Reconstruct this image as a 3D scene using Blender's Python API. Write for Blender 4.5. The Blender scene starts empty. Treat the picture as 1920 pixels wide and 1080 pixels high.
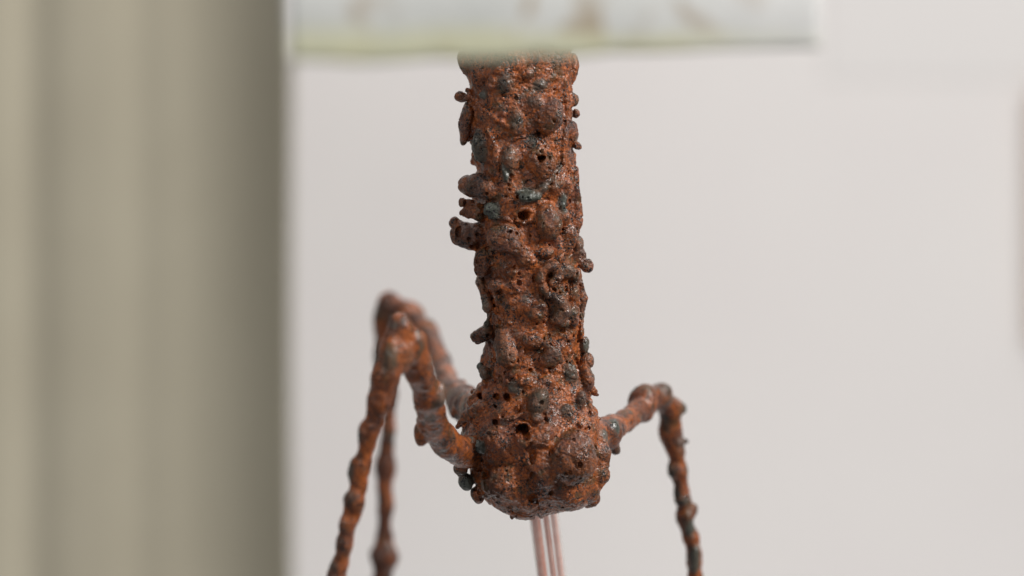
import bpy, math, random
import numpy as np

# ------------------------------------------------------------------ camera, world, lamps, exposure
U = 0.0002          # one modelling unit = 0.2 mm
D = 5333.0          # camera to the middle of the column, in units
HOR = 95.0          # height of the camera: 445 units above the middle of the column
sc = bpy.context.scene
col = sc.collection
cam_d = bpy.data.cameras.new('camera')
cam = bpy.data.objects.new('camera', cam_d)
col.objects.link(cam)
cam.location = (0, -D * U, 0)
cam.rotation_euler = (math.pi / 2, 0, 0)
cam_d.lens = 100; cam_d.sensor_width = 36; cam_d.sensor_fit = 'HORIZONTAL'
cam_d.shift_y = -(540 - HOR) / 1920
cam_d.clip_start = 0.05; cam_d.clip_end = 50
cam_d.dof.use_dof = True
cam_d.dof.focus_distance = (D - 62) * U
cam_d.dof.aperture_fstop = 4.0
cam_d.dof.aperture_blades = 0
sc.camera = cam
sc.view_settings.view_transform = 'Standard'
sc.view_settings.look = 'None'
sc.view_settings.exposure = 0.0
sc.view_settings.gamma = 1.0
sc.cycles.use_denoising = True
sc.cycles.denoising_prefilter = 'ACCURATE'
sc.cycles.sample_clamp_indirect = 3.0
sc.cycles.max_bounces = 8

world = bpy.data.worlds.new('World'); sc.world = world; world.use_nodes = True
bg = world.node_tree.nodes['Background']
bg.inputs[0].default_value = (0.93, 0.96, 1.0, 1); bg.inputs[1].default_value = 0.17

def area(name, loc, target, size, power, colr):
    l = bpy.data.lights.new(name, 'AREA'); l.shape = 'RECTANGLE'
    l.size, l.size_y = size; l.energy = power; l.color = colr
    o = bpy.data.objects.new(name, l); col.objects.link(o)
    o.location = loc
    import mathutils
    v = mathutils.Vector(target) - mathutils.Vector(loc)
    o.rotation_euler = v.to_track_quat('-Z', 'Y').to_euler()
    return o
area('window_light', (1.25, -0.55, 0.85), (0, 0.0, -0.08), (0.28, 0.6), 31, (1.0, 0.975, 0.94))
area('left_fill', (-0.95, -1.25, 0.75), (-0.05, 0.0, -0.05), (0.6, 0.8), 5.5, (1.0, 0.96, 0.9))  # added fill from the upper left, no visible source
area('wall_fill', (0.35, 0.55, 1.25), (0.15, 1.4, -0.2), (1.8, 0.3), 13, (1.0, 0.97, 0.95))  # added fill above, only there to brighten the wall
area('low_wall_fill', (0.2, 0.6, -1.3), (0.1, 1.45, -0.3), (1.8, 0.3), 7.0, (1.0, 0.97, 0.96))  # added fill from below, lifts the lower wall like floor bounce

rng = np.random.default_rng(7)
random.seed(7)

# ------------------------------------------------------------------ helpers
def W(px, py, y=0.0):
    """place measured on the photograph at depth y (units) -> position in units"""
    k = (D + y) / D
    return np.array([(px - 960) * k, y, (HOR - py) * k])

def empty(name, loc, label, cat, group=None):
    o = bpy.data.objects.new(name, None); col.objects.link(o)
    o.location = loc; o.empty_display_size = 0.02
    o['label'] = label; o['category'] = cat
    if group: o['group'] = group
    return o

def mesh_obj(name, verts, faces, mat, parent=None, smooth=True, normals=None, attrs=None):
    """verts in metres, relative to the parent"""
    me = bpy.data.meshes.new(name)
    verts = np.asarray(verts, dtype=np.float32)
    if isinstance(faces, np.ndarray):
        nf = len(faces); k = faces.shape[1]
        me.vertices.add(len(verts)); me.vertices.foreach_set('co', verts.ravel())
        me.loops.add(nf * k); me.loops.foreach_set('vertex_index', faces.astype(np.int32).ravel())
        me.polygons.add(nf); me.polygons.foreach_set('loop_start', np.arange(0, nf * k, k, dtype=np.int32))
        me.update(calc_edges=True)
    else:
        me.from_pydata([tuple(map(float, v)) for v in verts], [], faces)
        me.update()
    me.polygons.foreach_set('use_smooth', [smooth] * len(me.polygons))
    if attrs:
        for an, av in attrs.items():
            a = me.attributes.new(an, 'FLOAT', 'POINT'); a.data.foreach_set('value', av.astype(np.float32))
    me.materials.append(mat)
    if normals is not None:
        me.normals_split_custom_set_from_vertices(normals.astype(np.float32))
    o = bpy.data.objects.new(name, me); col.objects.link(o)
    if parent: o.parent = parent
    return o

# ------------------------------------------------------------------ materials
def new_mat(name):
    m = bpy.data.materials.new(name); m.use_nodes = True
    nt = m.node_tree; b = nt.nodes['Principled BSDF']
    return m, nt, b

class NB:
    def __init__(s, nt): s.nt = nt
    def n(s, t, **kw):
        x = s.nt.nodes.new(t)
        for k, v in kw.items(): setattr(x, k, v)
        return x
    def l(s, a, b): s.nt.links.new(a, b)
    def noise(s, vec, scale, detail=4, rough=0.55, dist=0.0):
        x = s.n('ShaderNodeTexNoise'); s.l(vec, x.inputs['Vector'])
        x.inputs['Scale'].default_value = scale; x.inputs['Detail'].default_value = detail
        x.inputs['Roughness'].default_value = rough; x.inputs['Distortion'].default_value = dist
        return x.outputs['Fac']
    def voro(s, vec, scale, feature='F1', rand=1.0):
        x = s.n('ShaderNodeTexVoronoi', feature=feature); s.l(vec, x.inputs['Vector'])
        x.inputs['Scale'].default_value = scale; x.inputs['Randomness'].default_value = rand
        return x.outputs['Distance']
    def ramp(s, v, a, b, lo=0.0, hi=1.0):
        x = s.n('ShaderNodeMapRange', interpolation_type='SMOOTHSTEP')
        if hasattr(v, 'links'): s.l(v, x.inputs['Value'])
        x.inputs['From Min'].default_value = a; x.inputs['From Max'].default_value = b
        x.inputs['To Min'].default_value = lo; x.inputs['To Max'].default_value = hi
        return x.outputs['Result']
    def math(s, op, a, b=None, clamp=False):
        x = s.n('ShaderNodeMath', operation=op); x.use_clamp = clamp
        for i, v in enumerate((a, b)):
            if v is None: continue
            if hasattr(v, 'links'): s.l(v, x.inputs[i])
            else: x.inputs[i].default_value = v
        return x.outputs[0]
    def mix(s, f, a, b):
        x = s.n('ShaderNodeMix', data_type='RGBA')
        if hasattr(f, 'links'): s.l(f, x.inputs[0])
        else: x.inputs[0].default_value = f
        for i, v in ((6, a), (7, b)):
            if hasattr(v, 'links'): s.l(v, x.inputs[i])
            else: x.inputs[i].default_value = (*v, 1)
        return x.outputs[2]
    def coords(s, k):
        t = s.n('ShaderNodeTexCoord'); m = s.n('ShaderNodeMapping')
        m.inputs['Scale'].default_value = (k, k, k)
        s.l(t.outputs['Object'], m.inputs['Vector'])
        return m.outputs["Vector"]

def rust_material(name, orange=0.0, blotch=0.0, rough=1.0, stretch=1.0, dark=0.0):
    m, nt, b = new_mat(name); g = NB(nt)
    P = g.coords(1 / U)                               # texture space in units of 0.2 mm
    P2 = g.coords(1 / U); P2.node.inputs['Scale'].default_value[2] = stretch / U
    at_h = g.n('ShaderNodeAttribute', attribute_name='proud').outputs['Fac']
    at_s = g.n('ShaderNodeAttribute', attribute_name='slate').outputs['Fac']
    big = g.noise(P, 1 / 46, 3); mid = g.noise(P, 1 / 15, 5, 0.6, 0.6)
    fine = g.noise(P, 1 / 5.0, 5, 0.7); grain = g.noise(P, 1 / 2.2, 3, 0.7)
    # orange powder lies low, brown and plum crust stands proud
    hm = g.math('ADD', g.math('MULTIPLY', at_h, 0.55), g.math('MULTIPLY', g.math('SUBTRACT', mid, 0.5), 2.4))
    c = g.mix(g.ramp(hm, 0.05 + orange, 0.75 + orange), (0.44, 0.105, 0.016), (0.190, 0.058, 0.019))
    c = g.mix(g.ramp(fine, 0.44, 0.60, 0.0, 0.78), c, (0.038, 0.013, 0.008))
    c = g.mix(g.ramp(g.math('ADD', big, g.math('MULTIPLY', fine, 0.5)), 0.76, 0.92, 0, 0.3), c, (0.19, 0.10, 0.095))
    c = g.mix(g.ramp(grain, 0.54, 0.66, 0, 0.55), c, (0.56, 0.22, 0.075))
    olive = g.noise(P2, 1 / 27, 4, 0.6, 0.4)
    c = g.mix(g.ramp(olive, 0.52, 0.64, 0, 0.7), c, (0.085, 0.055, 0.022))
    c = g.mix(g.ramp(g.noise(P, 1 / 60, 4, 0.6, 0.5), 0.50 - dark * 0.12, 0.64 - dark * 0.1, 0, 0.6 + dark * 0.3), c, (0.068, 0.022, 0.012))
    sl = g.math('ADD', at_s, g.ramp(g.noise(P2, 1 / 24, 3, 0.5, 0.3), 0.66 - blotch, 0.73 - blotch, 0, 0.75))
    sl = g.math('MULTIPLY', g.math('MINIMUM', sl, 1.0), g.ramp(g.math('ADD', g.noise(P, 1 / 8, 4, 0.65), g.math('MULTIPLY', at_s, 0.16)), 0.38, 0.52, 0.10, 1.0), clamp=True)
    c = g.mix(sl, c, g.mix(mid, (0.040, 0.044, 0.036), (0.115, 0.122, 0.098)))
    # tiny dark pores and soot-black crystals
    v1 = g.voro(P, 1 / 6.5); v2 = g.voro(P, 1 / 4.0)
    dens = g.ramp(g.noise(P, 1 / 30, 4, 0.6), 0.40, 0.62, 0.0, 1.0)
    p1 = g.ramp(g.math('SUBTRACT', g.math('MULTIPLY', dens, 0.36), v1), -0.03, 0.03)
    p2 = g.ramp(g.math('SUBTRACT', g.math('MULTIPLY', dens, 0.33), v2), -0.05, 0.03)
    pore = g.math('MAXIMUM', p1, p2)
    c = g.mix(g.math('MULTIPLY', pore, 0.95), c, (0.010, 0.009, 0.011))
    soot = g.ramp(g.noise(P, 1 / 13, 6, 0.75, 0.3), 0.58, 0.63, 0, 0.7)
    c = g.mix(soot, c, (0.020, 0.018, 0.020))
    g.l(c, b.inputs['Base Color'])
    r = g.ramp(mid, 0.38, 0.62, 0.50, 0.26)
    r = g.math('SUBTRACT', r, g.math('MULTIPLY', sl, 0.04))
    g.l(r, b.inputs['Roughness'])
    b.inputs['Specular IOR Level'].default_value = 0.45
    h0 = g.math('MULTIPLY', g.noise(P, 1 / 9.0, 3, 0.6), 2.4 * rough)
    h = g.math('ADD', h0, g.math('MULTIPLY', fine, 0.9 * rough))
    h = g.math('MULTIPLY', h, g.ramp(sl, 0.2, 0.9, 1.0, 0.35))
    h = g.math('SUBTRACT', h, g.math('MULTIPLY', pore, 1.2 * rough))
    def bump(hh, dist):
        bp = g.n('ShaderNodeBump'); bp.inputs['Strength'].default_value = 1.0
        bp.inputs['Distance'].default_value = U * dist
        g.l(hh, bp.inputs['Height']); return bp.outputs['Normal']
    g.l(bump(h, 1.8), b.inputs['Normal'])
    # a thin waxed film catches small highlights
    g.l(g.ramp(g.noise(P, 1 / 18, 3, 0.6), 0.42, 0.62, 0.05, 0.7 if rough == 1.0 else 0.35), b.inputs['Coat Weight'])
    b.inputs['Coat Roughness'].default_value = 0.14
    g.l(bump(g.math('SUBTRACT', h0, g.math('MULTIPLY', pore, 1.0 * rough)), 1.6), b.inputs['Coat Normal'])
    return m

M_rust = rust_material('rust_crust')
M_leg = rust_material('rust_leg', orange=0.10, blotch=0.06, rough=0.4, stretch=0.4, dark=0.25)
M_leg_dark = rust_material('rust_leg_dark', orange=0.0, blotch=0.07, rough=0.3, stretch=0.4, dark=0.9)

# ------------------------------------------------------------------ fields and surface nets
class Field:
    def __init__(s, lo, hi, h):
        s.h = h; s.lo = np.array(lo, float)
        s.n = np.ceil((np.array(hi) - s.lo) / h).astype(int) + 1
        s.ax = [np.float32(s.lo[i] + h * np.arange(s.n[i])) for i in range(3)]
        s.d = np.full(s.n, 1e3, np.float32)
        s.idg = np.zeros(s.n, np.int16)
        s.sl = {}
    def box(s, c0, c1):
        a = np.clip(np.floor((np.array(c0) - s.lo) / s.h).astype(int), 0, s.n - 1)
        b = np.clip(np.ceil((np.array(c1) - s.lo) / s.h).astype(int) + 1, 1, s.n)
        if np.any(b - a < 1): return None
        sl = tuple(slice(a[i], b[i]) for i in range(3))
        X = s.ax[0][sl[0]][:, None, None]; Y = s.ax[1][sl[1]][None, :, None]; Z = s.ax[2][sl[2]][None, None, :]
        return sl, X, Y, Z
    def add(s, c0, c1, fn, k, ident=None):
        r = s.box(np.array(c0) - k * 2 - 2, np.array(c1) + k * 2 + 2)
        if r is None: return
        sl, X, Y, Z = r
        f = fn(X, Y, Z).astype(np.float32); d = s.d[sl]
        if ident is not None:
            s.idg[sl] = np.where(f < d + 0.6, ident, s.idg[sl])
        hh = np.maximum(k - np.abs(d - f), 0) / k
        s.d[sl] = np.minimum(d, f) - hh * hh * k * 0.25
    def cut(s, c0, c1, fn, k=1.5):
        r = s.box(np.array(c0) - k * 2 - 2, np.array(c1) + k * 2 + 2)
        if r is None: return
        sl, X, Y, Z = r
        f = -fn(X, Y, Z).astype(np.float32); d = s.d[sl]
        hh = np.maximum(k - np.abs(d - f), 0) / k
        s.d[sl] = np.maximum(d, f) + hh * hh * k * 0.25

def rotmat(ang, tilt=0.0, spin=0.0):
    ca, sa = math.cos(ang), math.sin(ang)
    R1 = np.array([[ca, 0, sa], [0, 1, 0], [-sa, 0, ca]])
    ct, st = math.cos(tilt), math.sin(tilt)
    R2 = np.array([[1, 0, 0], [0, ct, st], [0, -st, ct]])
    cs, ss = math.cos(spin), math.sin(spin)
    R3 = np.array([[cs, ss, 0], [-ss, cs, 0], [0, 0, 1]])
    return R3 @ R2 @ R1

def ell(F, c, r, R=None, k=4, ident=None, cut=False):
    c = np.asarray(c, float); r = np.asarray(r, float); m = r.max()
    if R is None: R = np.eye(3)
    def fn(X, Y, Z):
        x, y, z = X - c[0], Y - c[1], Z - c[2]
        a = (R[0, 0] * x + R[0, 1] * y + R[0, 2] * z) / r[0]
        b = (R[1, 0] * x + R[1, 1] * y + R[1, 2] * z) / r[1]
        e = (R[2, 0] * x + R[2, 1] * y + R[2, 2] * z) / r[2]
        k0 = np.sqrt(a * a + b * b + e * e) + 1e-6
        k1 = np.sqrt((a / r[0]) ** 2 + (b / r[1]) ** 2 + (e / r[2]) ** 2) + 1e-9
        return k0 * (k0 - 1) / k1
    if cut: F.cut(c - m, c + m, fn, k)
    else: F.add(c - m, c + m, fn, k, ident)

def cap(F, a, b, ra, rb, k=4, ident=None, cut=False):
    a = np.asarray(a, float); b = np.asarray(b, float); m = max(ra, rb); ab = b - a; L2 = (ab ** 2).sum() + 1e-6
    def fn(X, Y, Z):
        x, y, z = X - a[0], Y - a[1], Z - a[2]
        t = np.clip((x * ab[0] + y * ab[1] + z * ab[2]) / L2, 0, 1)
        return np.sqrt((x - t * ab[0]) ** 2 + (y - t * ab[1]) ** 2 + (z - t * ab[2]) ** 2) - (ra + (rb - ra) * t)
    lo = np.minimum(a, b) - m; hi = np.maximum(a, b) + m
    if cut: F.cut(lo, hi, fn, k)
    else: F.add(lo, hi, fn, k, ident)

def surface(F):
    """surface nets on the field: vertices, quads"""
    d = F.d
    s = d < 0
    c = np.zeros(F.n - 1, np.int8)
    for i in (0, 1):
        for j in (0, 1):
            for k in (0, 1):
                c += s[i:F.n[0] - 1 + i, j:F.n[1] - 1 + j, k:F.n[2] - 1 + k]
    act = (c > 0) & (c < 8)
    idx = np.argwhere(act)
    vid = np.full(F.n - 1, -1, np.int32); vid[act] = np.arange(len(idx))
    off = np.array([(i, j, k) for i in (0, 1) for j in (0, 1) for k in (0, 1)])
    val = np.stack([d[idx[:, 0] + o[0], idx[:, 1] + o[1], idx[:, 2] + o[2]] for o in off], 1)
    acc = np.zeros((len(idx), 3)); cnt = np.zeros(len(idx))
    for a in range(8):
        for b_ in range(a + 1, 8):
            if np.abs(off[a] - off[b_]).sum() != 1: continue
            va, vb = val[:, a], val[:, b_]
            m = (va < 0) != (vb < 0)
            t = va[m] / (va[m] - vb[m])
            acc[m] += off[a] + t[:, None] * (off[b_] - off[a]); cnt[m] += 1
    V = idx + acc / cnt[:, None]
    quads = []
    for ax in range(3):
        o1, o2 = [(1, 2), (2, 0), (0, 1)][ax]
        sa = [slice(1, -1)] * 3; sa[ax] = slice(0, -1)
        sb = [slice(1, -1)] * 3; sb[ax] = slice(1, None)
        A = s[tuple(sa)]; B = s[tuple(sb)]
        e = np.argwhere(A != B)
        inside = A[e[:, 0], e[:, 1], e[:, 2]]
        base = e.copy(); base[:, o1] += 1; base[:, o2] += 1
        def cell(d1, d2):
            q = base.copy(); q[:, o1] += d1; q[:, o2] += d2
            return vid[q[:, 0], q[:, 1], q[:, 2]]
        q = np.stack([cell(-1, -1), cell(0, -1), cell(0, 0), cell(-1, 0)], 1)
        q[~inside] = q[~inside][:, ::-1]
        quads.append(q)
    Q = np.concatenate(quads); Q = Q[(Q >= 0).all(1)]
    return F.lo + V * F.h, Q

def vnormals(V, Q):
    n = np.cross(V[Q[:, 2]] - V[Q[:, 0]], V[Q[:, 3]] - V[Q[:, 1]])
    N = np.zeros_like(V)
    for i in range(3):
        w = n[:, i]
        N[:, i] = sum(np.bincount(Q[:, j], w, len(V)) for j in range(4))
    return N / (np.linalg.norm(N, axis=1, keepdims=True) + 1e-12)

LAT = rng.uniform(-1, 1, (48, 48, 48))
def lnoise(P, wave, seed=0):
    p = P / wave + seed * 7.31
    i = np.floor(p).astype(int); f = p - i; f = f * f * (3 - 2 * f); i %= 48; j = (i + 1) % 48
    r = 0
    for a in (0, 1):
        for b_ in (0, 1):
            for c in (0, 1):
                w = (f[:, 0] if a else 1 - f[:, 0]) * (f[:, 1] if b_ else 1 - f[:, 1]) * (f[:, 2] if c else 1 - f[:, 2])
                r = r + w * LAT[(j if a else i)[:, 0], (j if b_ else i)[:, 1], (j if c else i)[:, 2]]
    return r

def sample(F, arr, P):
    i = np.clip(np.round((P - F.lo) / F.h).astype(int), 0, F.n - 1)
    return arr[i[:, 0], i[:, 1], i[:, 2]]

# ------------------------------------------------------------------ the sculpture: trunk and bulb
ys_ = [-60, 115, 160, 205, 250, 285, 310, 345, 400, 450, 490, 530, 570, 610, 660, 700, 730, 760, 790, 830, 870]
xl_ = [872, 874, 878, 876, 882, 888, 891, 892, 896, 894, 896, 900, 912, 916, 916, 910, 900, 888, 880, 880, 900]
xr_ = [1068, 1070, 1070, 1070, 1072, 1074, 1074, 1078, 1080, 1080, 1082, 1084, 1086, 1088, 1086, 1090, 1098, 1104, 1110, 1112, 1100]

F = Field((-170, -165, HOR - 1000), (200, 165, HOR + 30), 1.5)
def base_trunk(X, Y, Z):
    py = HOR - Z
    L = np.interp(py, ys_, xl_) - 960; R = np.interp(py, ys_, xr_) - 960
    cx = (L + R) / 2; hw = (R - L) / 2
    p = 3.0; a = math.radians(19)
    x = X - cx; u = x * math.cos(a) + Y * math.sin(a); v = -x * math.sin(a) + Y * math.cos(a)
    s = hw / 1.07
    r = (np.abs(u / s) ** p + np.abs(v / (s * 0.97)) ** p) ** (1 / p)
    d = (r - 1) * s
    return np.maximum(np.maximum(d, (py - 875) * 1.0), (-48 - py) * 1.0)
F.d = base_trunk(F.ax[0][:, None, None], F.ax[1][None, :, None], F.ax[2][None, None, :]).astype(np.float32)
F.idg[:] = 1
TR, BU = 1, 2
ell(F, (42, 0, HOR - 845), (118, 112, 112), k=60, ident=BU)
ell(F, (14, -22, HOR - 902), (60, 80, 62), k=34, ident=BU)          # lower left lobe
ell(F, (92, -10, HOR - 893), (78, 92, 66), k=18, ident=BU)          # lower right lobe
# warp the base slightly
D0 = F.d.copy()
inside = D0 < 0
fr = np.where(inside.any(1), F.ax[1][inside.argmax(1)], 0.0)        # front surface depth at (x, z)
def fy(px, py):
    y = -95.0
    for _ in range(3):
        p = W(px, py, y)
        i = int(np.clip(round((p[0] - F.lo[0]) / F.h), 0, F.n[0] - 1)); k = int(np.clip(round((p[2] - F.lo[2]) / F.h), 0, F.n[2] - 1))
        y = float(fr[i, k])
    return y

parts = {1: ('trunk', None, 0.0), 2: ('bulb', None, 0.0)}           # id -> name, parent id, slate
def newid(name, parent, slate):
    i = len(parts) + 1; parts[i] = (name, parent, slate); return i
def par(py): return TR if py < 735 else BU

def knob(px, py, rx, rz=None, ry=None, out=0.25, ang=0, k=None, slate=0.0, y=None, name='nodule', part=True, tilt=0.0):
    rz = rz or rx; ry = ry or min(rx, rz) * 0.9
    if k is None: k = 3 + 0.25 * min(rx, rz)
    yy = fy(px, py) - out * ry if y is None else y
    idn = newid(name, par(py), slate) if part else None
    ell(F, W(px, py, yy), (rx, ry, rz), rotmat(math.radians(ang), tilt), k, idn)
    return yy
def strand(pts, r, k=3, slate=0.0, out=0.0, name='ridge', part=True, ys=None):
    idn = newid(name, par(pts[0][1]), slate) if part else None
    Q = []
    for i, (px, py) in enumerate(pts):
        y = (fy(px, py) - out) if ys is None else ys[i]
        Q.append(W(px, py, y))
    rr = r if isinstance(r, (list, tuple)) else [r] * len(Q)
    for i in range(len(Q) - 1): cap(F, Q[i], Q[i + 1], rr[i], rr[i + 1], k, idn)
pits = []
def hole(px, py, rx, rz=None, depth=22, ang=0, y=None):
    pits.append((px, py, rx, rz or rx, depth, ang, y))

# random crust: low blisters, runs and specks all round the body, before the large pieces
band = np.argwhere(np.abs(D0) < 0.8)
band = band[(F.ax[2][band[:, 2]] > HOR - 985)]
def rnd_pts(n):
    s = band[rng.integers(0, len(band), n)]
    g = []
    for i, j, k in s:
        i_, j_, k_ = [int(np.clip(v, 1, F.n[q] - 2)) for q, v in enumerate((i, j, k))]
        v = np.array([D0[i_ + 1, j_, k_] - D0[i_ - 1, j_, k_], D0[i_, j_ + 1, k_] - D0[i_, j_ - 1, k_], D0[i_, j_, k_ + 1] - D0[i_, j_, k_ - 1]], float)
        g.append(v / (np.linalg.norm(v) + 1e-9))
    return F.lo + s * F.h, np.array(g)
def spare(p, g, q):
    return (g[1] < -0.3 and rng.random() < (0.8 if p[2] > HOR - 320 else q)) or (p[2] < HOR - 790 and rng.random() < 0.9)
P_, G_ = rnd_pts(480)
for p, g in zip(P_, G_):
    if spare(p, g, 0.6): continue
    r = 6 + 15 * rng.random() ** 1.7
    a = rng.random() * 3.14
    ell(F, p - g * r * rng.uniform(0.25, 0.85), (r * rng.uniform(.8, 1.25), r * rng.uniform(.7, 1), r * rng.uniform(.8, 1.6)), rotmat(a, rng.uniform(-.5, .5)), 4 + r * 0.35)
P_, G_ = rnd_pts(170)
for p, g in zip(P_, G_):                                            # short runs of metal
    if spare(p, g, 0.3): continue
    t = np.cross(g, rng.normal(size=3)); t /= np.linalg.norm(t); t = t * 0.6 + np.array([0, 0, -0.6])
    L = rng.uniform(14, 62); r = rng.uniform(2.5, 8.5)
    cap(F, p - t * L / 2 - g * 1, p + t * L / 2 - g * 2, r, r * rng.uniform(.4, 1.1), 6)
P_, G_ = rnd_pts(330)
for p, g in zip(P_, G_):
    if spare(p, g, 0.4): continue
    r = rng.uniform(2.0, 5.2); ell(F, p + g * rng.uniform(-1, 3.5), (r, r, r * rng.uniform(.8, 1.5)), None, 2.2)

# ---- trunk, upper part
knob(863, 178, 10, y=-18); strand([(866, 178), (880, 180)], 7, ys=[-18, -25], part=False)
knob(872, 236, 11, 34, 20, y=-15, name='lump'); knob(877, 213, 10, 24, 20, y=-20, part=False)
knob(903, 274, 19, 30, 16, out=0.35, ang=10, slate=0.8, name='drip')
strand([(876, 167), (890, 186), (908, 205), (930, 222)], [4, 4, 4.5, 4.5], out=8, k=2)
strand([(877, 170), (887, 198), (892, 230), (884, 262)], [4, 4, 4, 5], out=7, k=2)
strand([(916, 243), (925, 262), (933, 290)], [3.5, 4, 4], out=5)
knob(911, 178, 15, 8, 6, ang=-15, slate=0.9, out=-0.1, name='smooth_patch'); knob(950, 156, 11, 17, 7, slate=0.6, out=0.1)
knob(1007, 161, 15, 9, 8, ang=15, slate=0.8, out=-0.3, name='smooth_patch'); knob(1003, 190, 17, 14, 9, out=0.15, slate=0.35, ang=-30, name='lump')
knob(995, 262, 12, 13, 8, slate=0.8, out=-0.3, name='smooth_patch'); knob(967, 228, 13, 25, 9, slate=0.35, out=0.1, name='lump')
knob(1031, 214, 24, 34, 18, out=0.25, ang=-12, name='lump')
strand([(1001, 245), (1007, 262), (1011, 273)], 2.5, out=3)
strand([(1058, 150), (1062, 200), (1061, 240), (1057, 292)], [6, 8, 8, 7], out=0, part=False)
strand([(900, 140), (930, 136), (962, 143)], [6, 8, 5], out=1, part=False)
knob(985, 142, 18, 12, 9, out=0.2, ang=10, name='lump')
knob(925, 158, 12, 15, 9, out=0.2, ang=35, part=False)
knob(1071, 188, 11, 13, 11, y=-35); knob(1078, 214, 8, 9, 8, y=-25); knob(1083, 277, 8, 9, 9, y=-22); knob(1074, 133, 8, 28, 14, y=-14, name='lump')
knob(1075, 250, 9, 24, 16, y=-20, part=False)
yy = knob(1013, 309, 26, 30, 20, out=0.3, name='hollow_nodule'); hole(1014, 296, 8, 9, 26)
strand([(996, 296), (1003, 284), (1016, 281), (1028, 289), (1031, 302)], 4, ys=[fy(1014, 296) - 15] * 5, part=False)
knob(958, 300, 14, 22, 12, out=0.1, slate=0.5, name='lump')
knob(933, 296, 9, 26, 10, out=0.1, slate=0.2, part=False)
# ---- trunk, the fingers on the left
strand([(874, 346), (892, 349), (913, 352)], [18, 22, 24], ys=[-38, -48, -62], k=4, name='finger', slate=0.15)
knob(869, 342, 10, 11, 10, y=-36, part=False)
strand([(884, 394), (898, 398)], [15, 18], ys=[-28, -40], k=4, name='nodule')
knob(868, 376, 8, 9, 8, y=-28, slate=0.1); knob(867, 396, 7, 6, 7, y=-26); knob(880, 378, 8, y=-26, part=False); hole(872, 379, 4, 5, 7, y=-36)
strand([(868, 438), (880, 444), (898, 436)], [22, 21, 19], ys=[-8, -12, -30], k=4, name='hollow_nodule', slate=0.1)
knob(850, 415, 9, 8, 9, y=-4); strand([(851, 416), (862, 424)], [8, 11], ys=[-4, -8], part=False); hole(859, 433, 6, 10, 15, y=-22)
strand([(880, 456), (893, 468)], [9, 5], ys=[-14, -30], part=False)
# ---- trunk, middle
knob(932, 393, 21, 17, 8, out=-0.2, slate=1.0, name='smooth_patch', k=2); knob(948, 322, 8, 20, 7, out=0, slate=1.0, ang=8, name='smooth_patch', k=2)
knob(992, 367, 23, 13, 13, out=0.5, ang=-8, slate=1.0, name='drip', k=2.5)
strand([(1005, 362), (1018, 352), (1029, 338), (1040, 322), (1050, 312)], [10, 7, 5, 4.5, 4], out=7, slate=0.7, k=2.5, name='drip')
strand([(968, 356), (985, 350), (1005, 345), (1017, 338)], 3, out=2, part=False)
knob(1008, 335, 15, 12, 9, out=0.2, part=False)
hole(981, 405, 11, 8, 20, -15); strand([(966, 398), (975, 391), (990, 392), (999, 400), (996, 414), (982, 418), (970, 412)], 4, out=4, part=False)
knob(1029, 416, 26, 34, 24, out=0.25, name='lump', slate=0.1); knob(1038, 410, 11, 12, 10, y=fy(1030, 414) - 17, slate=0.9)
knob(946, 447, 33, 30, 22, out=0.3, name='lump', k=4); hole(938, 418, 15, 6, 12, 8); strand([(920, 410), (932, 405), (949, 408), (958, 414)], [3, 4, 4, 3], out=9, part=False)
knob(968, 466, 18, 16, 16, out=0.5, part=False)
knob(981, 484, 15, 14, 14, out=0.5, slate=0.1)
knob(908, 491, 20, 28, 22, y=-55, name='lump', ang=-15)
knob(1064, 442, 15, 24, 14, out=0.3, name='lump', ang=-15); knob(1083, 468, 13, 26, 18, y=-30, slate=0.4, name='lump', ang=-6)
strand([(1087, 494), (1101, 500)], [9, 12.5], ys=[-20, -22], name='nodule')
strand([(1076, 320), (1082, 370), (1082, 420), (1078, 445)], [7, 9, 9, 6], ys=[-25, -25, -25, -28], part=False)
knob(1053, 381, 7, 17, 8, out=0.1, slate=1.0, name='smooth_patch'); knob(1063, 352, 9, 22, 9, out=0.2, part=False)
knob(1060, 408, 10, 16, 9, out=0.2, part=False)
# curl
strand([(1024, 500), (1034, 497), (1045, 505), (1046, 519), (1038, 530)], [9, 9, 8, 8, 6], out=9, name='curl', slate=0.2, k=3)
strand([(1018, 506), (1016, 522), (1021, 540), (1026, 552)], [9, 9, 9, 7], out=7, name='curl', slate=0.15, k=3)
hole(1033, 514, 5, 6, 12, 0, None)
knob(1061, 507, 15, 14, 15, out=0.45, slate=0.5); strand([(1068, 513), (1079, 519)], [10, 13], ys=[-50, -48], name='nodule', slate=0.3)
knob(1048, 480, 12, 15, 9, out=0.2, part=False); knob(1020, 470, 16, 12, 10, out=0.2, name='lump')
# ---- trunk, lower
strand([(899, 528), (905, 548), (911, 575), (914, 592)], [9, 11, 10, 6], ys=[-30, -34, -38, -40], name='ridge', slate=0.4)
strand([(900, 518), (912, 538), (925, 553), (930, 572)], 3, out=5)
knob(938, 534, 23, 13, 12, out=0.3, name='lump'); knob(962, 512, 14, 12, 9, out=0.2, part=False)
knob(982, 560, 6, 8, 5, slate=0.6, out=-0.2)
knob(1010, 582, 21, 19, 12, out=0.4, name='hollow_nodule'); hole(1012, 582, 8, 8, 5); 
strand([(1040, 553), (1052, 567), (1055, 585), (1046, 601)], [11, 14, 13, 12], out=6, name='lump', slate=0.35); hole(1029, 580, 5, 10, 10)
knob(996, 588, 8, 9, 8, out=0.6, slate=0.5)
strand([(1087, 532), (1091, 560), (1089, 600)], [8, 12, 8], ys=[-24, -22, -22], name='ridge', slate=0.35)
knob(1070, 590, 12, 24, 11, out=0.25, part=False); knob(1075, 548, 10, 22, 12, out=0.25, part=False)
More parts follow.
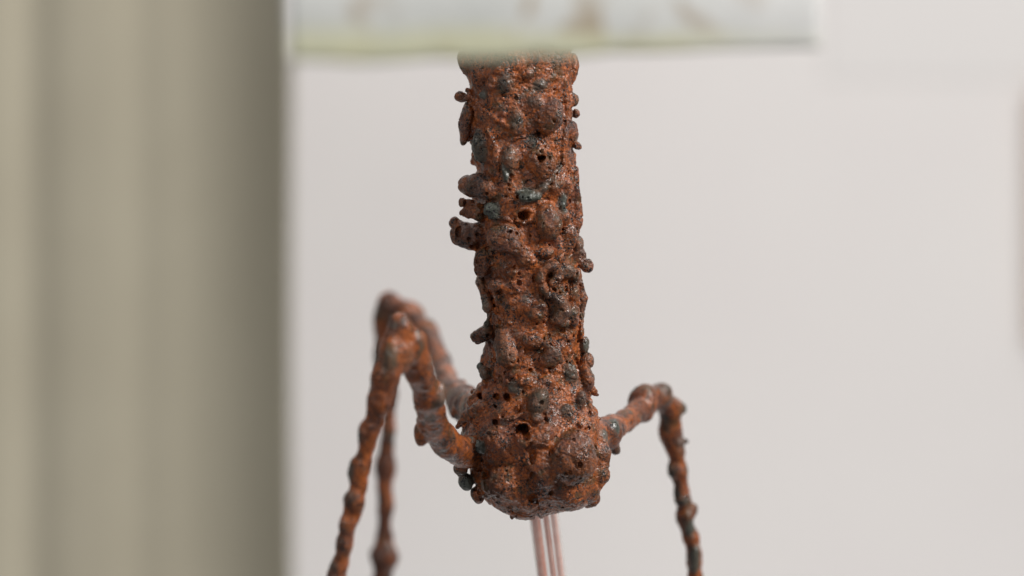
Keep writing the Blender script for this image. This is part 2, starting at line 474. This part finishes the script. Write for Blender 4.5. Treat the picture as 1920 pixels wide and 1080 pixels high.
strand([(895, 631), (912, 622)], [15, 15], ys=[-25, -35], name='nodule', k=5); knob(911, 607, 8, 9, 9, y=-45, slate=0.9)
strand([(942, 622), (945, 645), (952, 668)], [15, 18, 21], out=6, name='lump', slate=0.3, k=5)
strand([(925, 600), (920, 640), (924, 690)], [3, 5, 4], out=3, part=False)
strand([(978, 660), (970, 678), (960, 700)], [7, 7, 5], out=3)
knob(1000, 640, 22, 16, 13, out=0.3, name='lump', slate=0.05)
strand([(1024, 644), (1038, 658), (1054, 676)], [6, 8, 5], out=18, slate=0.35, name='spike', k=5)
knob(1034, 668, 23, 18, 20, out=0.35, ang=30, part=False, k=7); hole(1022, 634, 4, 5, 14)
knob(1090, 620, 8, 18, 12, y=-30, part=False)
knob(1097, 647, 9, 16, 12, y=-18, slate=0.8); knob(1104, 677, 12, 12, 12, y=-22, slate=0.1)
knob(902, 689, 8, 9, 9, y=-28, slate=1.0); knob(912, 699, 12, 12, 12, y=-40, slate=0.5)
knob(1070, 699, 14, 20, 12, out=0.3, slate=0.7, ang=15, name='lump'); hole(1084, 682, 4, 9, 12, 15)
knob(1097, 708, 13, 26, 22, y=-30, name='lump', k=6); knob(1052, 610, 12, 9, 9, out=0.2, part=False)
strand([(1106, 728), (1115, 733), (1122, 737)], [7, 4, 1.2], ys=[-18, -16, -14], name='spike', k=2)
knob(985, 712, 20, 12, 12, out=0.2, name='lump'); knob(1020, 722, 13, 16, 10, out=0.1, part=False)
# ---- bulb
knob(967, 726, 18, 15, 9, out=0.0, slate=0.75, name='smooth_patch', k=2)
hole(905, 748, 7, 7, 26); hole(927, 741, 5, 4, 16); hole(948, 743, 5, 6, 18); hole(924, 761, 5, 4, 18); hole(926, 790, 6, 5, 14)
knob(1012, 754, 19, 26, 22, out=0.35, slate=0.55, ang=-10, name='nodule'); knob(1009, 783, 12, 11, 11, out=0.6, slate=0.3)
strand([(946, 784), (964, 778), (986, 771)], [3, 4.5, 3], out=8, slate=0.3)
strand([(1026, 745), (1028, 780), (1027, 815), (1022, 838)], [3, 4, 4, 3], out=4, part=False)
knob(1064, 774, 15, 20, 9, out=-0.1, slate=0.6, name='smooth_patch', k=2)
strand([(857, 801), (878, 782), (903, 763)], [5, 9, 12], ys=[-20, -38, -60], name='ridge', k=5, slate=0.15)
knob(1092, 750, 11, 16, 11, out=0.4, slate=0.4); knob(1108, 772, 10, 26, 14, y=-42, slate=0.2, name='lump')
hole(981, 802, 10, 9, 42, 10); hole(987, 812, 8, 11, 40, 25); hole(974, 808, 5, 8, 24, -10); strand([(968, 792), (976, 788), (990, 790), (998, 800)], 4, out=4, part=False); strand([(975, 826), (988, 842), (1000, 862)], 0.1, part=False)
knob(1038, 808, 9, 10, 10, out=0.6); knob(1018, 820, 20, 24, 12, out=0.2, part=False)
knob(1074, 856, 45, 52, 38, out=0.18, name='lobe', k=5, slate=0.0, ang=-8)
strand([(1118, 822), (1124, 850), (1122, 890), (1108, 925)], [15, 19, 20, 14], ys=[-30, -38, -38, -40], name='lobe', k=5, slate=0.15)
knob(1128, 820, 10, 15, 12, y=-30, slate=0.8)
knob(945, 905, 40, 38, 30, out=-0.45, name='lobe', k=12)
knob(1020, 880, 30, 34, 16, out=0.1, part=False, k=10)
knob(901, 839, 16, 12, 12, out=0.5, slate=1.0)
knob(935, 820, 28, 24, 12, out=0.1, part=False, k=8)
hole(911, 889, 11, 9, 26); hole(914, 910, 5, 12, 8)
knob(875, 903, 15, 14, 15, y=-48, slate=1.0); knob(896, 926, 13, 16, 14, y=-40, slate=0.1); knob(862, 884, 13, 11, 14, y=-52, slate=0.4)
hole(1033, 850, 3, 8, 8); hole(1004, 968, 6, 12, 22)
# groove from the deep hole
def groove(pts, r, depth):
    Q = [W(px, py, fy(px, py) + depth) for px, py in pts]
    for i in range(len(Q) - 1): cap(F, Q[i], Q[i + 1], r, r, 3, cut=True)
for (px, py, rx, rz, dep, ang, y) in pits:
    # start at the real skin in front of this spot
    p0 = W(px, py, -90)
    i = int(np.clip(round((p0[0] - F.lo[0]) / F.h), 0, F.n[0] - 1)); k = int(np.clip(round((p0[2] - F.lo[2]) / F.h), 0, F.n[2] - 1))
    c_ = F.d[i, :, k] < 0
    ysurf = F.ax[1][c_.argmax()] if c_.any() else -20.0
    ell(F, W(px, py, ysurf + dep * 0.15), (rx, dep * 0.9, rz), rotmat(math.radians(ang)), 2.0, cut=True)
groove([(984, 822), (992, 838), (1001, 852), (1003, 880)], 6, -3)
groove([(1047, 800), (1034, 828), (1040, 880), (1060, 912)], 3, -14)
groove([(1100, 815), (1108, 850), (1100, 890), (1080, 915)], 4, -16)
groove([(1003, 890), (1000, 930), (1004, 975)], 7, -8)
# scattered pores
sk = np.argwhere(np.abs(F.d[::2, ::2, ::2]) < 0.9) * 2
for i, j, k in sk[rng.integers(0, len(sk), 1100)]:
    c_ = F.lo + np.array([i, j, k]) * F.h
    if lnoise(c_[None], 60, 9)[0] < -0.1 and rng.random() < 0.7: continue
    r = 2.0 + 2.4 * rng.random() ** 2.5
    ell(F, c_, (r, r * 2.2, r), None, 1.0, cut=True)

def build_skin(F, D0, mat, root, parts, root_units, noise_amp=1.0, names_top=(1, 2)):
    V, Q = surface(F)
    N = vnormals(V, Q)
    dsp = lnoise(V, 34, 5) * 2.6 + lnoise(V, 17, 1) * 1.6 + lnoise(V, 9, 2) * 0.8 + lnoise(V, 4.6, 3) * 0.6 + lnoise(V, 2.8, 4) * 0.4
    n1 = lnoise(V, 30, 6); n2 = lnoise(V, 26, 7)
    dsp -= 1.3 * np.exp(-(n1 / 0.07) ** 2)                   # creases between the folds
    dsp += 0.8 * np.exp(-(n2 / 0.05) ** 2)                   # thin raised welts
    warp = np.stack([lnoise(V, 38, 10 + q) * 5.0 + lnoise(V, 17, 20 + q) * 1.5 for q in range(3)], 1)
    warp[:, 1] *= 0.7
    V = V + N * (dsp * noise_amp)[:, None] + warp * min(noise_amp, 1.0)
    N = vnormals(V, Q)
    ids = sample(F, F.idg, V)
    prd = np.clip(sample(F, D0, V) / 22 + 0.25, -0.3, 1.2)
    slt = np.array([0.0] + [parts[i][2] for i in range(1, len(parts) + 1)])[np.clip(ids, 0, len(parts))]
    for _ in range(10):                                       # soften the patch borders
        acc = np.zeros(len(V)); c = np.zeros(len(V)); qm = slt[Q].mean(1)
        for j in range(4):
            acc += np.bincount(Q[:, j], qm, len(V)); c += np.bincount(Q[:, j], minlength=len(V))
        slt = acc / np.maximum(c, 1)
    qid = ids[Q]; qi = np.max(qid, 1)
    cnt = np.bincount(qi, minlength=len(parts) + 1)
    for i in range(3, len(parts) + 1) if len(names_top) == 2 else range(2, len(parts) + 1):
        if cnt[i] < 25: qi[qi == i] = parts[i][1] or 1
    objs = {}
    for i in sorted(set(qi.tolist())):
        if i == 0: continue
        q = Q[qi == i]
        u, inv = np.unique(q, return_inverse=True)
        par_o = objs.get(parts[i][1]) if parts[i][1] else root
        objs[i] = mesh_obj(parts[i][0], (V[u] - root_units) * U, inv.reshape(-1, 4), mat, par_o,
                           normals=N[u], attrs={'proud': prd[u], 'slate': slt[u]})
    return objs

ROOT = W(1000, 1330, 0)
sculpt = empty('rusted_sculpture', tuple(ROOT * U), 'rusty lumpy iron sculpture with thick upright trunk, bulbous end and thin crooked legs', 'sculpture')
F.idg[F.idg == 0] = 1
build_skin(F, D0, M_rust, sculpt, parts, ROOT)
del F, D0, inside

# ------------------------------------------------------------------ the legs
def leg(path, blobs, h=2.4, seed=1, mat=None):
    """path: (px, py, depth, radius); blobs: (px, py, dy, rx, rz, slate)"""
    r_ = np.random.default_rng(seed)
    pts = [W(a, b, c) for a, b, c, _ in path]; rad = [r * (D + c) / D for _, _, c, r in path]
    A = np.array(pts)
    G = Field(A.min(0) - 60, A.max(0) + 60, h)
    lp = {1: ('leg', None, 0.05)}
    G.idg[:] = 1
    for i in range(len(pts) - 1): cap(G, pts[i], pts[i + 1], rad[i], rad[i + 1], 12)
    base = G.d.copy()
    for i in range(len(pts) - 1):
        L = np.linalg.norm(pts[i + 1] - pts[i])
        for _ in range(max(1, int(L / 24))):
            t = r_.random(); c = pts[i] * (1 - t) + pts[i + 1] * t; r0 = rad[i] * (1 - t) + rad[i + 1] * t
            v = r_.normal(size=3); v /= np.linalg.norm(v)
            r = r0 * r_.uniform(0.28, 0.5)
            ell(G, c + v * r0 * 0.72, (r, r, r * r_.uniform(.8, 1.9)), rotmat(r_.random() * 3, r_.uniform(-.4, .4)), 7)
    for (px, py, y, rx, rz, s) in blobs:
        i = len(lp) + 1; lp[i] = ('nodule', 1, s)
        ell(G, W(px, py, y), (rx * .88, min(rx, rz) * .88, rz), None, 9, i)
    build_skin(G, base, mat or M_leg, sculpt, lp, ROOT, 0.7, names_top=(1,))

leg([(905, 848, -45, 30), (870, 848, -80, 27), (838, 830, -168, 26), (812, 792, -230, 27), (803, 745, -301, 25), (788, 695, -357, 25), (770, 640, -399, 27),
     (752, 610, -420, 21), (735, 652, -427, 24), (722, 705, -434, 24), (712, 750, -434, 21), (696, 806, -427, 17), (681, 872, -420, 17), (664, 945, -420, 16), (647, 1025, -420, 16), (630, 1085, -420, 18), (598, 1200, -420, 17), (570, 1330, -420, 20)],
    [(790, 812, -210, 16, 22, 0.1), (866, 880, -60, 15, 12, 0.6), (826, 742, -315, 13, 22, 0.7), (800, 690, -366, 14, 24, 0.6), (748, 622, -415, 20, 24, 0.35), (752, 664, -420, 22, 34, 0.35), (836, 808, -189, 14, 12, 0.0),
     (884, 832, -92, 12, 12, 0.3), (729, 676, -445, 14, 22, 0.5), (668, 885, -420, 14, 22, 0.8), (660, 935, -427, 15, 14, 0.5), (684, 815, -427, 12, 22, 0.9), (650, 985, -427, 13, 12, 0.3), (632, 1062, -420, 16, 20, 0.8), (776, 655, -399, 10, 18, 0.5)], seed=5)
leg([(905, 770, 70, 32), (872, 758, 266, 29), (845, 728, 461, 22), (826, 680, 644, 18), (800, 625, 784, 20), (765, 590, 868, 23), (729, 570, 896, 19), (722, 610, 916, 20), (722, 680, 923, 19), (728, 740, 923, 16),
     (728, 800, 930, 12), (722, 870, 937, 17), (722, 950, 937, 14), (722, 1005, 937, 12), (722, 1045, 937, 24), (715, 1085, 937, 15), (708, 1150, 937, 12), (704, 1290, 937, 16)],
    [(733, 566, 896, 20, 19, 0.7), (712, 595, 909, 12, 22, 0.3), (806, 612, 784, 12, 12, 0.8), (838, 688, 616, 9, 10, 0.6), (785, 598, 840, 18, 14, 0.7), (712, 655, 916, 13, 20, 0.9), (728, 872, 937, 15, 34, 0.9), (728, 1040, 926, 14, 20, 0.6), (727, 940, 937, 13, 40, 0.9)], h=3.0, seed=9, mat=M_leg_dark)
leg([(1105, 820, 10, 30), (1140, 812, 60, 26), (1172, 790, 162, 18), (1200, 768, 256, 22), (1215, 750, 324, 23), (1238, 742, 378, 20), (1256, 765, 405, 20), (1256, 810, 418, 19), (1267, 850, 418, 14), (1272, 885, 418, 15), (1279, 925, 418, 12),
     (1285, 965, 418, 15), (1294, 1010, 418, 13), (1303, 1045, 418, 15), (1305, 1085, 418, 13), (1330, 1190, 418, 13), (1350, 1310, 418, 16)],
    [(1207, 750, 270, 33, 30, 0.1), (1238, 740, 353, 27, 26, 0.35), (1152, 842, 70, 11, 12, 0.4), (1150, 805, 40, 13, 15, 0.8), (1184, 770, 202, 12, 11, 0.0), (1278, 767, 411, 12, 11, 0.7), (1286, 827, 411, 6, 5, 0.6), (1262, 882, 411, 14, 18, 0.8),
     (1272, 838, 407, 10, 22, 0.5), (1281, 940, 411, 15, 12, 1.0), (1300, 957, 415, 10, 14, 0.1), (1292, 990, 407, 10, 24, 1.0), (1303, 1050, 402, 11, 26, 0.9)], seed=13)

# ------------------------------------------------------------------ clear rod under the bulb
def tube(pts, r, seg=20, cap_ends=True):
    pts = [np.asarray(p, float) for p in pts]; V = []; Fc = []
    for i, p in enumerate(pts):
        t = pts[min(i + 1, len(pts) - 1)] - pts[max(i - 1, 0)]; t /= np.linalg.norm(t)
        a = np.cross(t, (0, 1, 0)); a /= np.linalg.norm(a); b_ = np.cross(t, a)
        rr = r[i] if isinstance(r, (list, tuple)) else r
        for q in range(seg):
            an = 2 * math.pi * q / seg
            V.append(p + (a * math.cos(an) + b_ * math.sin(an)) * rr)
    n = len(pts)
    for i in range(n - 1):
        for q in range(seg):
            Fc.append((i * seg + q, i * seg + (q + 1) % seg, (i + 1) * seg + (q + 1) % seg, (i + 1) * seg + q))
    if cap_ends:
        Fc.append(tuple(range(seg))[::-1]); Fc.append(tuple((n - 1) * seg + q for q in range(seg)))
    return np.array(V), Fc

mg, nt, b = new_mat('clear_acrylic'); g = NB(nt)
b.inputs['Base Color'].default_value = (0.82, 0.78, 0.75, 1); b.inputs['Roughness'].default_value = 0.08
tr = g.n('ShaderNodeBsdfTransparent'); lw = g.n('ShaderNodeLayerWeight'); lw.inputs['Blend'].default_value = 0.35
mx = g.n('ShaderNodeMixShader'); g.l(g.ramp(lw.outputs['Facing'], 0.0, 0.9, 0.15, 0.6), mx.inputs[0])
g.l(tr.outputs[0], mx.inputs[1]); g.l(b.outputs[0], mx.inputs[2]); g.l(mx.outputs[0], nt.nodes['Material Output'].inputs['Surface'])
ms, nt, b = new_mat('refracted_rust'); g = NB(nt); P = g.coords(1 / U)  # pink tint standing in for rust refracted through the clear rod
g.l(g.mix(g.ramp(g.noise(P, 1 / 25, 3), 0.35, 0.65), (0.80, 0.36, 0.26), (0.86, 0.50, 0.40)), b.inputs['Base Color'])
tr = g.n('ShaderNodeBsdfTransparent'); mx = g.n('ShaderNodeMixShader'); mx.inputs[0].default_value = 0.68
g.l(tr.outputs[0], mx.inputs[1]); g.l(b.outputs[0], mx.inputs[2]); g.l(mx.outputs[0], nt.nodes['Material Output'].inputs['Surface'])
b.inputs['Roughness'].default_value = 0.45
rbase = W(1085, 1330, 230)
rod = empty('clear_rod', tuple(rbase * U), 'slim clear rod with pink streaks standing for refracted rust slanting down below the rusty bulb', 'rod')
def rod_pts(x0, x1, dy=0):
    return [(W(x0 - 8, 900, 90 + dy) - rbase) * U, (W(x0, 958, 150 + dy) - rbase) * U, (W(x0 + (x1 - x0) * 0.5, 1018, 170 + dy) - rbase) * U, (W(x1, 1080, 185 + dy) - rbase) * U, (W(x1 + (x1 - x0) * 1.6, 1280, 230 + dy) - rbase) * U]
v, f = tube(rod_pts(1019, 1035), 29 * U, 28); mesh_obj('casing', v, f, mg, rod)
for x0, x1, r in ((1003, 1018, 8.5), (1022, 1038, 5.5), (1037, 1052, 6.0)):
    v, f = tube(rod_pts(x0, x1, 0), r * U, 12); mesh_obj('strand', v, f, ms, rod)  # refraction streaks drawn as thin rods inside the casing

# ------------------------------------------------------------------ slab across the top
mslab, nt, b = new_mat('pale_slab'); g = NB(nt); P = g.coords(1 / U)
c = g.mix(g.ramp(g.noise(P, 1 / 160, 3), 0.3, 0.7), (0.55, 0.56, 0.54), (0.66, 0.665, 0.645))
c = g.mix(g.ramp(g.noise(P, 1 / 75, 2, 0.4, 0.8), 0.57, 0.68, 0, 0.8), c, (0.38, 0.30, 0.20))
sx = g.n('ShaderNodeSeparateXYZ'); g.l(P, sx.inputs[0])
rim = g.ramp(g.math('ADD', sx.outputs['Z'], g.math('MULTIPLY', g.noise(P, 1 / 120, 2), 40)), 32, 60, 0.8, 0)
c = g.mix(rim, c, (0.66, 0.65, 0.43))
c = g.mix(g.ramp(sx.outputs['X'], 150, 400, 0, 0.75), c, (0.74, 0.735, 0.725))  # paler right end, its colour lifted further to make up for weak light
g.l(c, b.inputs['Base Color']); b.inputs['Roughness'].default_value = 0.35
bp = g.n('ShaderNodeBump'); bp.inputs['Strength'].default_value = 0.4; bp.inputs['Distance'].default_value = 0.001
g.l(g.noise(P, 1 / 40, 5), bp.inputs['Height']); g.l(bp.outputs['Normal'], b.inputs['Normal'])

def make_slab():
    nx, yf, yb = 60, -1620.0, -1200.0
    r_ = np.random.default_rng(3)
    Vv = []; Fc = []
    xs = np.linspace(536, 1540, nx)
    wob = np.interp(np.arange(nx), np.arange(0, nx + 4, 4), r_.uniform(-5, 5, (nx + 7) // 4)[:len(np.arange(0, nx + 4, 4))])
    top = 300.0
    yf0 = yf; yb0 = yb
    for i, px in enumerate(xs):
        yf = yf0 - 60 + 330 * (px - 536) / 1004; yb = yf + 420
        bot = np.interp(px, [548, 900, 1150, 1540], [118, 112, 102, 86]) + wob[i]
        x_f, zb = W(px, bot, yf)[0], W(px, bot, yf)[2]
        zf = zb; xe = x_f
        ch = 3.0 + 0.4 * abs(wob[i])
        ring = [(xe, yf + ch * .3, zf + ch), (xe, yf + ch, zf + ch * .25), (xe, yf + ch * 2.4, zf), (xe, yb, zf + 1),
                (xe, yb, zf + top), (xe, yf + 4, zf + top), (xe, yf, zf + ch * 2.2)]
        Vv += ring
    m_ = 7
    for i in range(nx - 1):
        for q in range(m_):
            a, b2 = i * m_ + q, i * m_ + (q + 1) % m_
            Fc.append((a, a + m_, b2 + m_, b2))
    Fc.append(tuple(range(m_))); Fc.append(tuple((nx - 1) * m_ + q for q in range(m_))[::-1])
    base = np.array([0, -1400.0, 0])
    o = mesh_obj('stone_slab', (np.array(Vv) - base) * U, Fc, mslab)
    o.location = tuple(base * U)
    o['label'] = 'blurred pale grey stained slab with greenish edge across the top of the trunk'; o['category'] = 'slab'
make_slab()

# ------------------------------------------------------------------ background: wall, curtain, post
mw, nt, b = new_mat('painted_wall'); g = NB(nt); P = g.coords(1.0)
g.l(g.mix(g.ramp(g.noise(P, 3, 3), 0.3, 0.7), (0.745, 0.712, 0.70), (0.765, 0.74, 0.722)), b.inputs['Base Color'])
b.inputs['Roughness'].default_value = 0.8
yw = 1.45
wall = mesh_obj('wall', [(-2.5, yw, -2), (2.5, yw, -2), (2.5, yw, 2), (-2.5, yw, 2)], [(0, 1, 2, 3)], mw, smooth=False)
wall['kind'] = 'structure'

mc, nt, b = new_mat('curtain_cloth'); g = NB(nt); P = g.coords(1.0)
g.l(g.mix(g.ramp(g.noise(P, 9, 3), 0.3, 0.7), (0.44, 0.40, 0.305), (0.47, 0.43, 0.33)), b.inputs['Base Color'])
b.inputs['Roughness'].default_value = 0.85
def make_curtain():
    yc = 4700.0
    prof = []                                             # (px, depth)
    for px in np.linspace(-260, 547, 120):
        f = 0
        for c0, w, a in ((58, 46, 34), (262, 40, 14), (-120, 60, 15)):
            f += a * math.exp(-((px - c0) / w) ** 2)
        if px > 330: f -= ((px - 330) / 200) ** 2 * 220
        prof.append((px, yc + f))
    P2 = [W(px, 0, y)[:2] for px, y in prof]
    P2 += [(P2[-1][0] - 6, P2[-1][1] + 60), ] + [(x, y + 16) for x, y in P2[::-1]]
    zz = np.linspace(600, -2600, 9)
    n = len(P2); V = []; Fc = []
    for k, z in enumerate(zz):
        for i, (x, y) in enumerate(P2): V.append((x + 2 * math.sin(k * 1.3 + i * 0.05), y, z))
    for k in range(len(zz) - 1):
        for i in range(n):
            a = k * n + i; b2 = k * n + (i + 1) % n
            Fc.append((a, b2, b2 + n, a + n))
    base = np.array([W(270, 0, yc)[0], yc, -2600.0])
    o = mesh_obj('curtain', (np.array(V) - base) * U, Fc, mc); o.location = tuple(base * U)
    o['label'] = 'blurred olive beige curtain hanging in soft folds along the left side'; o['category'] = 'curtain'
make_curtain()

mp, nt, b = new_mat('brown_wood'); g = NB(nt); P = g.coords(1.0)
g.l(g.mix(g.noise(P, 20, 3), (0.58, 0.45, 0.36), (0.63, 0.51, 0.42)), b.inputs['Base Color'])
b.inputs['Roughness'].default_value = 0.6
def make_post():
    a = W(1938, 175, 7190); c = W(2000, 640, 7190)
    x0, x1, z1, z0 = a[0], c[0], a[2], c[2]; bev = 12
    sec = [(x0 + bev, -40), (x1 - bev, -40), (x1, -40 + bev), (x1, 40 - bev), (x1 - bev, 40), (x0 + bev, 40), (x0, 40 - bev), (x0, -40 + bev)]
    V = []
    for z in (z0, z1):
        for x, y in sec: V.append((x - x0, y, z - z0))
    n = 8; Fc = [(i, (i + 1) % n, n + (i + 1) % n, n + i) for i in range(n)] + [tuple(range(n))[::-1], tuple(range(n, 2 * n))]
    o = mesh_obj('wooden_post', np.array(V) * U, Fc, mp, smooth=False); o.location = (x0 * U, 7205 * U, z0 * U)
    o['label'] = 'blurred brown upright post just showing at the right border'; o['category'] = 'post'
make_post()

def make_panel():
    y = yw / U - 8
    a = W(1545, 148, y); c = W(2050, -900, y); x0, x1, z0, z1 = a[0], c[0], a[2], c[2]; t = 7; bv = 5
    V = [(x0, t, z0), (x1, t, z0), (x1, t, z1), (x0, t, z1), (x0, bv, z0), (x1, bv, z0), (x1, bv, z1), (x0, bv, z1),
         (x0 + bv, 0, z0 + bv), (x1 - bv, 0, z0 + bv), (x1 - bv, 0, z1 - bv), (x0 + bv, 0, z1 - bv)]
    V = [(p[0] - x0, p[1], p[2] - z0) for p in V]
    Fc = [(3, 2, 1, 0), (8, 9, 10, 11)]
    for q in (0, 4):
        for i in range(4): Fc.append((q + i, q + (i + 1) % 4, q + 4 + (i + 1) % 4, q + 4 + i))
    m, nt, b = new_mat('pale_panel'); b.inputs['Base Color'].default_value = (0.735, 0.712, 0.697, 1); b.inputs['Roughness'].default_value = 0.7
    o = mesh_obj('wall_panel', np.array(V) * U, Fc, m, smooth=False); o.location = (x0 * U, y * U, z0 * U)
    o['label'] = 'faint pale blurred panel on the white wall at upper right'; o['category'] = 'panel'
make_panel()
